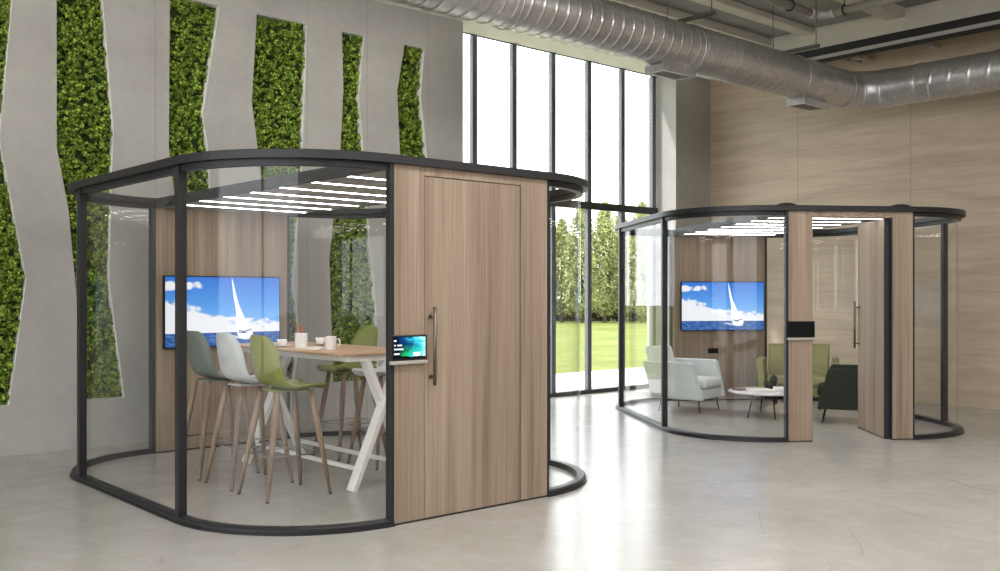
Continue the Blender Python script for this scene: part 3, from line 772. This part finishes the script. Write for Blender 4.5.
def collar(p, d, r=.262, w=.02):
    d = Vector(d); MB().tube([Vector(p) - d * w, Vector(p) - d * w * .6, Vector(p) + d * w * .6, Vector(p) + d * w], [r - .012, r, r, r - .012], 48, cap=False).build('collar', M['duct'], dt)
collar((UD - RB - .02, VD, 0), (1, 0, 0)); collar((UD, VD - RB - .02, 0), (0, -1, 0), .258); collar((UD, VD - RB - .47, 0), (0, -1, 0), .252); 
a = PI / 4; collar((UD - RB + RB * math.sin(a), VD - RB + RB * math.cos(a), 0), (math.cos(a), -math.sin(a), 0), .258, .012)
for u in (8.38, 11.12):
    b = MB()
    x0, x1, y0, y1 = u - .27, u + .27, VD - .13, VD + .13
    vs = [(x0 + .06, y0 + .03, -.20), (x1 - .06, y0 + .03, -.20), (x1 - .06, y1 - .03, -.20), (x0 + .06, y1 - .03, -.20), (x0, y0, -.27), (x1, y0, -.27), (x1, y1, -.27), (x0, y1, -.27), (x0, y0, -.34), (x1, y0, -.34), (x1, y1, -.34), (x0, y1, -.34),
          (x0 + .04, y0 + .04, -.34), (x1 - .04, y0 + .04, -.34), (x1 - .04, y1 - .04, -.34), (x0 + .04, y1 - .04, -.34), (x0 + .04, y0 + .04, -.3), (x1 - .04, y0 + .04, -.3), (x1 - .04, y1 - .04, -.3), (x0 + .04, y1 - .04, -.3)]
    fs = []
    for q in (0, 4, 8, 12): fs += [(q + k, q + (k + 1) % 4, q + 4 + (k + 1) % 4, q + 4 + k) for k in range(4)]
    fs.append((16, 17, 18, 19)); b.add(vs, fs); ob = b.build('air_outlet', M['duct'], dt)
    sl = MB()
    for k in range(5): sl.box(x0 + .04, y0 + .05 + k * .04, -.335, x1 - .04, y0 + .056 + k * .04, -.302)
    sl.build('grille', M['pipe'], ob)
# trapeze hangers
def hanger(u, label):
    t = thing('duct_hanger', label, 'hanger', (u, VD, 4.50), 0, 'steel trapeze hangers above the duct')
    MB().box(-.02, -.36, 0, .02, .30, .004).box(-.02, -.36, 0, -.016, .30, .04).box(.016, -.36, 0, .02, .30, .04).box(-.02, -.36, .036, -.008, .30, .04).box(.008, -.36, .036, .02, .30, .04).build('channel', M['strut'], t)
    for y in (-.32, .28): MB().tube([(0, y, -.03), (0, y, 5.2 - 4.50)], .006, 8).build('rod', M['strut'], t)
    MB().tube([(0, .258 * math.cos(a), -.30 + .262 * math.sin(a)) for a in [PI * 2 * k / 40 for k in range(40)]], .006, 6, closed=True).build('strap', M['duct'], t)
hanger(8.68, 'steel trapeze hanger holding the duct, nearer the middle of the picture')
hanger(10.78, 'steel trapeze hanger holding the duct, next to the black ceiling track')
hanger(6.0, 'steel trapeze hanger holding the duct above the top edge of the view')
# pipes
pt = thing('ceiling_pipe', 'pale painted pipe with an elbow under the ceiling above the duct', 'pipe', (0, 0, 4.93))
MB().tube([(2, 6.44, 0), (10.80, 6.44, 0)], .05, 20).build('pipe_run', M['pipe'], pt)
MB().tube([(10.95, 6.29, 0), (10.95, -5, 0)], .05, 20).build('pipe_run', M['pipe'], pt)
el = [(10.80 + .15 * math.sin(a), 6.29 + .15 * math.cos(a), 0) for a in [PI / 2 * k / 8 for k in range(9)]]
MB().tube([(10.74, 6.44, 0)] + el + [(10.95, 6.23, 0)], .058, 20).build('elbow', M['pipe'], pt)
def pipe_hook(u, v, ax, label):
    t = thing('pipe_hanger', label, 'hanger', (u, v, 4.93), 0, 'dark pipe hangers above the duct')
    pts = [((0 if ax == 'x' else math.sin(a) * .06), (math.sin(a) * .06 if ax == 'x' else 0), -math.cos(a) * .06) for a in [-PI * .95 + PI * 1.9 * k / 24 for k in range(25)]]
    MB().tube(pts, .009, 8).build('hook', M['track'], t)
    MB().tube([(0, 0, .055), (0, 0, .27)], .007, 8).build('rod', M['track'], t)
pipe_hook(10.30, 6.44, 'x', 'dark pipe hanger on the pale pipe left of the elbow')
pipe_hook(10.95, 6.10, 'y', 'dark pipe hanger on the pale pipe just past the elbow')
o = MB().tube([(9.9, 7.15, 5.185), (9.9, 6.5, 5.185)], .015, 10).build('conduit', M['dark_blue']); tag(o, 'short dark conduit under the ceiling behind the pale pipe', 'conduit')
# black track with spotlights along the wood wall
t = thing('ceiling_track', 'black lighting track fixed under the ceiling beam along the wood wall', 'track', (0, 0, 0))
MB().box(12.28, -5, 4.80, 12.42, 8.6, 4.90).build('housing', M['track'], t)
MB().box(12.28, -5, 4.70, 12.34, 8.6, 4.745).build('rail', M['track'], t)
MB().box(12.30, -5, 4.745, 12.33, 8.6, 4.80).build('web', M['pipe'], t)
for k, v in enumerate((7.2, 7.0, 6.05)):
    t = thing('ceiling_lamp', ('slim lamp head high on the wood wall, leftmost of three', 'slim lamp head high on the wood wall, middle of three', 'slim lamp head high on the wood wall, rightmost of three')[k], 'lamp', (13.4, v, 4.84), 0, 'lamp heads on the wood wall')
    MB().box(-.5, -.04, 0, 0, .04, .035).build('arm', M['light_metal'], t, bevel=0.003)
    MB().box(-.52, -.05, -.03, -.42, .05, .037).build('head', M['pipe'], t, bevel=0.004)

# added linear lamps, out of view, brightening the floor in front of the pods
def added_linear_lamp(u, v, L, rz, k):
    t = thing('added_linear_lamp', 'long linear lamp added out of view to brighten the floor in front of the pods', 'lamp', (u, v, 4.35), rz, 'added linear lamps out of view')
    MB().box(-L / 2, -.05, 0, L / 2, .05, .07).build('housing', M['white'], t, bevel=0.004)
    MB().box(-L / 2 + .02, -.04, -.012, L / 2 - .02, .04, 0).build('diffuser', M['lamp'], t)
    for x in (-L / 2 + .2, L / 2 - .2): MB().tube([(x, 0, .07), (x, 0, 5.2 - 4.35)], .003, 6).build('cable', M['wire'], t)
for k, (u, v) in enumerate(((-1, 3.4), (3.2, 3.4), (7.4, 3.4), (-1, .4), (3.2, .4), (7.4, .4), (7.4, -2.6), (3.2, -2.6), (-1, -2.6))):
    added_linear_lamp(u, v, 2.6, 0, k)

# added out-of-view spotlights that brighten the wall, one for each moss panel
def added_wall_spot(u, k):
    tg = Vector((u, VW + .1, 3.5)); p = Vector((u - 1.0, 8.25, 4.78))
    t = thing('added_spotlight', 'small black spotlight added out of view to brighten the moss wall', 'spotlight', p, 0, 'added spotlights for the moss wall')
    d = (tg - p).normalized()
    MB().tube([(0, 0, .08), (0, 0, 5.2 - p.z)], .008, 8).build('stem', M['track'], t)
    MB().tube([-d * .10, d * .06], .04, 20).build('head', M['track'], t)
    MB().tube([d * .0605, d * .062], .032, 20).build('lens', M['lamp'], t)
    l = bpy.data.lights.new('added_spot', 'SPOT'); l.energy = 30; l.spot_size = math.radians(95); l.spot_blend = 1.0; l.shadow_soft_size = .04; l.color = (1, .97, .92)
    o = bpy.data.objects.new('added_spot', l); C.objects.link(o); o.location = d * .075; o.rotation_euler = d.to_track_quat('-Z', 'Y').to_euler(); o.parent = t
for k, h in enumerate(holes[1:]): added_wall_spot(sum(p[0] for p in h) / len(h), k)

# ------------------------------------------------------------------ outdoors
struct(MB().box(-30, 10.62, -.25, 60, 13.25, -.02).build('pavement', M['paving']))
struct(MB().box(-60, 13.25, -.3, 140, 120, -.03).build('lawn', M['lawn']))
struct(MB().box(-60, -60, -.4, 60, 13.25, -.26).build('ground', M['paving']))
def poplar(seed, H=6.4, W=1.6, n=9500):
    g = np.random.default_rng(seed)
    z = g.beta(1.25, 1.25, n) * (H - .5) + .5
    f = (z - .5) / (H - .5); prof = W * np.clip(np.sin(PI * np.clip(f, 0, 1) ** .75) ** .6, .05, 1) * (1 - .45 * f)
    # gather leaves on upright branches
    nb = 46; ba = g.uniform(0, 2 * PI, nb); br = g.uniform(.15, 1, nb) ** .6; bz0 = g.uniform(0, .75, nb)
    bi = g.integers(0, nb, n)
    rr = prof * br[bi] * (.75 + .25 * np.sin(z * 3 + bi)); ang = ba[bi] + .25 * np.sin(z * 2 + bi)
    P = np.stack([rr * np.cos(ang), rr * np.sin(ang), z], 1) + g.normal(0, .09, (n, 3))
    a = unit(g.normal(size=(n, 3))); b = unit(np.cross(a, g.normal(size=(n, 3)))); s = g.uniform(.10, .19, (n, 1))
    tone = np.clip(g.uniform(0, 1, n) * .6 + .4 * g.uniform(0, 1, nb)[bi], 0, 1)
    crown = quads_mesh('crown', P, a * s, b * s * .7, tone, M['leaves'])
    tb = MB().tube([(0, 0, -.05), (.03, 0, 1.5), (0, .02, H * .6), (0, 0, H * .93)], [.11, .085, .045, .012], 8)
    for k in range(14):
        a0 = ba[k]; z0 = .5 + bz0[k] * H * .6; r1 = W * .55 * br[k]
        tb.tube([(0, 0, z0), (math.cos(a0) * r1 * .7, math.sin(a0) * r1 * .7, z0 + .6), (math.cos(a0) * r1, math.sin(a0) * r1, z0 + 1.5)], [.03, .02, .008], 6)
    return crown, tb
protos = []
trees = [(3.3, 52.5, .86, 0), (4.35, 52, .98, 1), (5.6, 52.4, 1.0, 2), (6.6, 53.5, .93, 0), (7.55, 52, .99, 1), (8.3, 54, .84, 2), (2.3, 52.6, .9, 1), (1.1, 52.2, .95, 0)]
tl = ['poplar at the left end of the row seen through the window', 'slender poplar, second in view from the pod door edge', 'tall poplar in the middle of the row outside the window', 'poplar just right of the row centre outside the window',
      'tall poplar second from the right end of the row', 'short poplar at the right end of the row', 'poplar left of the row hidden mostly by the pod door', 'poplar left of the row behind the nearer pod']
A = math.atan2(979, 1107)
for s in range(3):
    me, tb = poplar(20 + s); protos.append((me, tb))
made = {}
for (X, Z, sc, k), lb in zip(trees, tl):
    u = X * math.cos(A) + Z * math.sin(A); v = -X * math.sin(A) + Z * math.cos(A)
    if k not in made:
        t = thing('poplar_tree', lb, 'tree', (u, v, -.03), 0, 'poplars along the lawn')
        cr = bpy.data.objects.new('crown', protos[k][0]); C.objects.link(cr); cr.parent = t
        protos[k][1].build('trunk', M['bark'], t); made[k] = t
    else: t = copy_tree(made[k], (u, v, -.03), X * 1.7, lb)
    t.scale = (sc, sc, sc)
def hedge():
    n = 16000; g = np.random.default_rng(3)
    X = g.uniform(-6, 12, n); Zc = g.uniform(55, 56.5, n); z = g.uniform(0, 1.0, n) ** .8 * (1.0 + .25 * np.sin(X * 2.1) + .15 * np.sin(X * 5.3))
    P = np.stack([X * math.cos(A) + Zc * math.sin(A), -X * math.sin(A) + Zc * math.cos(A), z - .03], 1)
    a = unit(g.normal(size=(n, 3))); b = unit(np.cross(a, g.normal(size=(n, 3)))); s = g.uniform(.15, .25, (n, 1))
    o = bpy.data.objects.new('hedge', quads_mesh('hedge', P, a * s, b * s * .7, g.uniform(0, 1, n), M['hedge'])); C.objects.link(o)
    tag(o, 'low dark hedge along the foot of the poplars', 'hedge')
hedge()

# ------------------------------------------------------------------ light
w = bpy.data.worlds.new('sky'); S.world = w; w.use_nodes = True
bg = w.node_tree.nodes['Background']; bg.inputs[0].default_value = (0.93, 0.965, 1.0, 1); bg.inputs[1].default_value = 3.6
sun = bpy.data.lights.new('sun', 'SUN'); sun.energy = 3.4; sun.angle = math.radians(1.5); sun.color = (1, .97, .94)
so = bpy.data.objects.new('sun', sun); C.objects.link(so)
so.rotation_euler = Vector((.75, -.45, -1.05)).to_track_quat('-Z', 'Y').to_euler()

cam = bpy.data.cameras.new('camera'); co = bpy.data.objects.new('camera', cam); C.objects.link(co); S.camera = co
co.location = (0, 0, 1.5); cam.sensor_width = 36; cam.lens = 36 * .979; cam.shift_y = (294 - 285.5) / 1000
co.rotation_euler = Vector((math.sin(A), math.cos(A), 0)).to_track_quat('-Z', 'Y').to_euler()
cam.clip_end = 400
S.view_settings.view_transform = 'Standard'; S.view_settings.look = 'None'; S.view_settings.gamma = 1; S.view_settings.use_curve_mapping = False
S.view_settings.exposure = 0.38
try:
    S.cycles.transparent_max_bounces = 24; S.cycles.max_bounces = 10; S.cycles.diffuse_bounces = 6
except Exception: pass
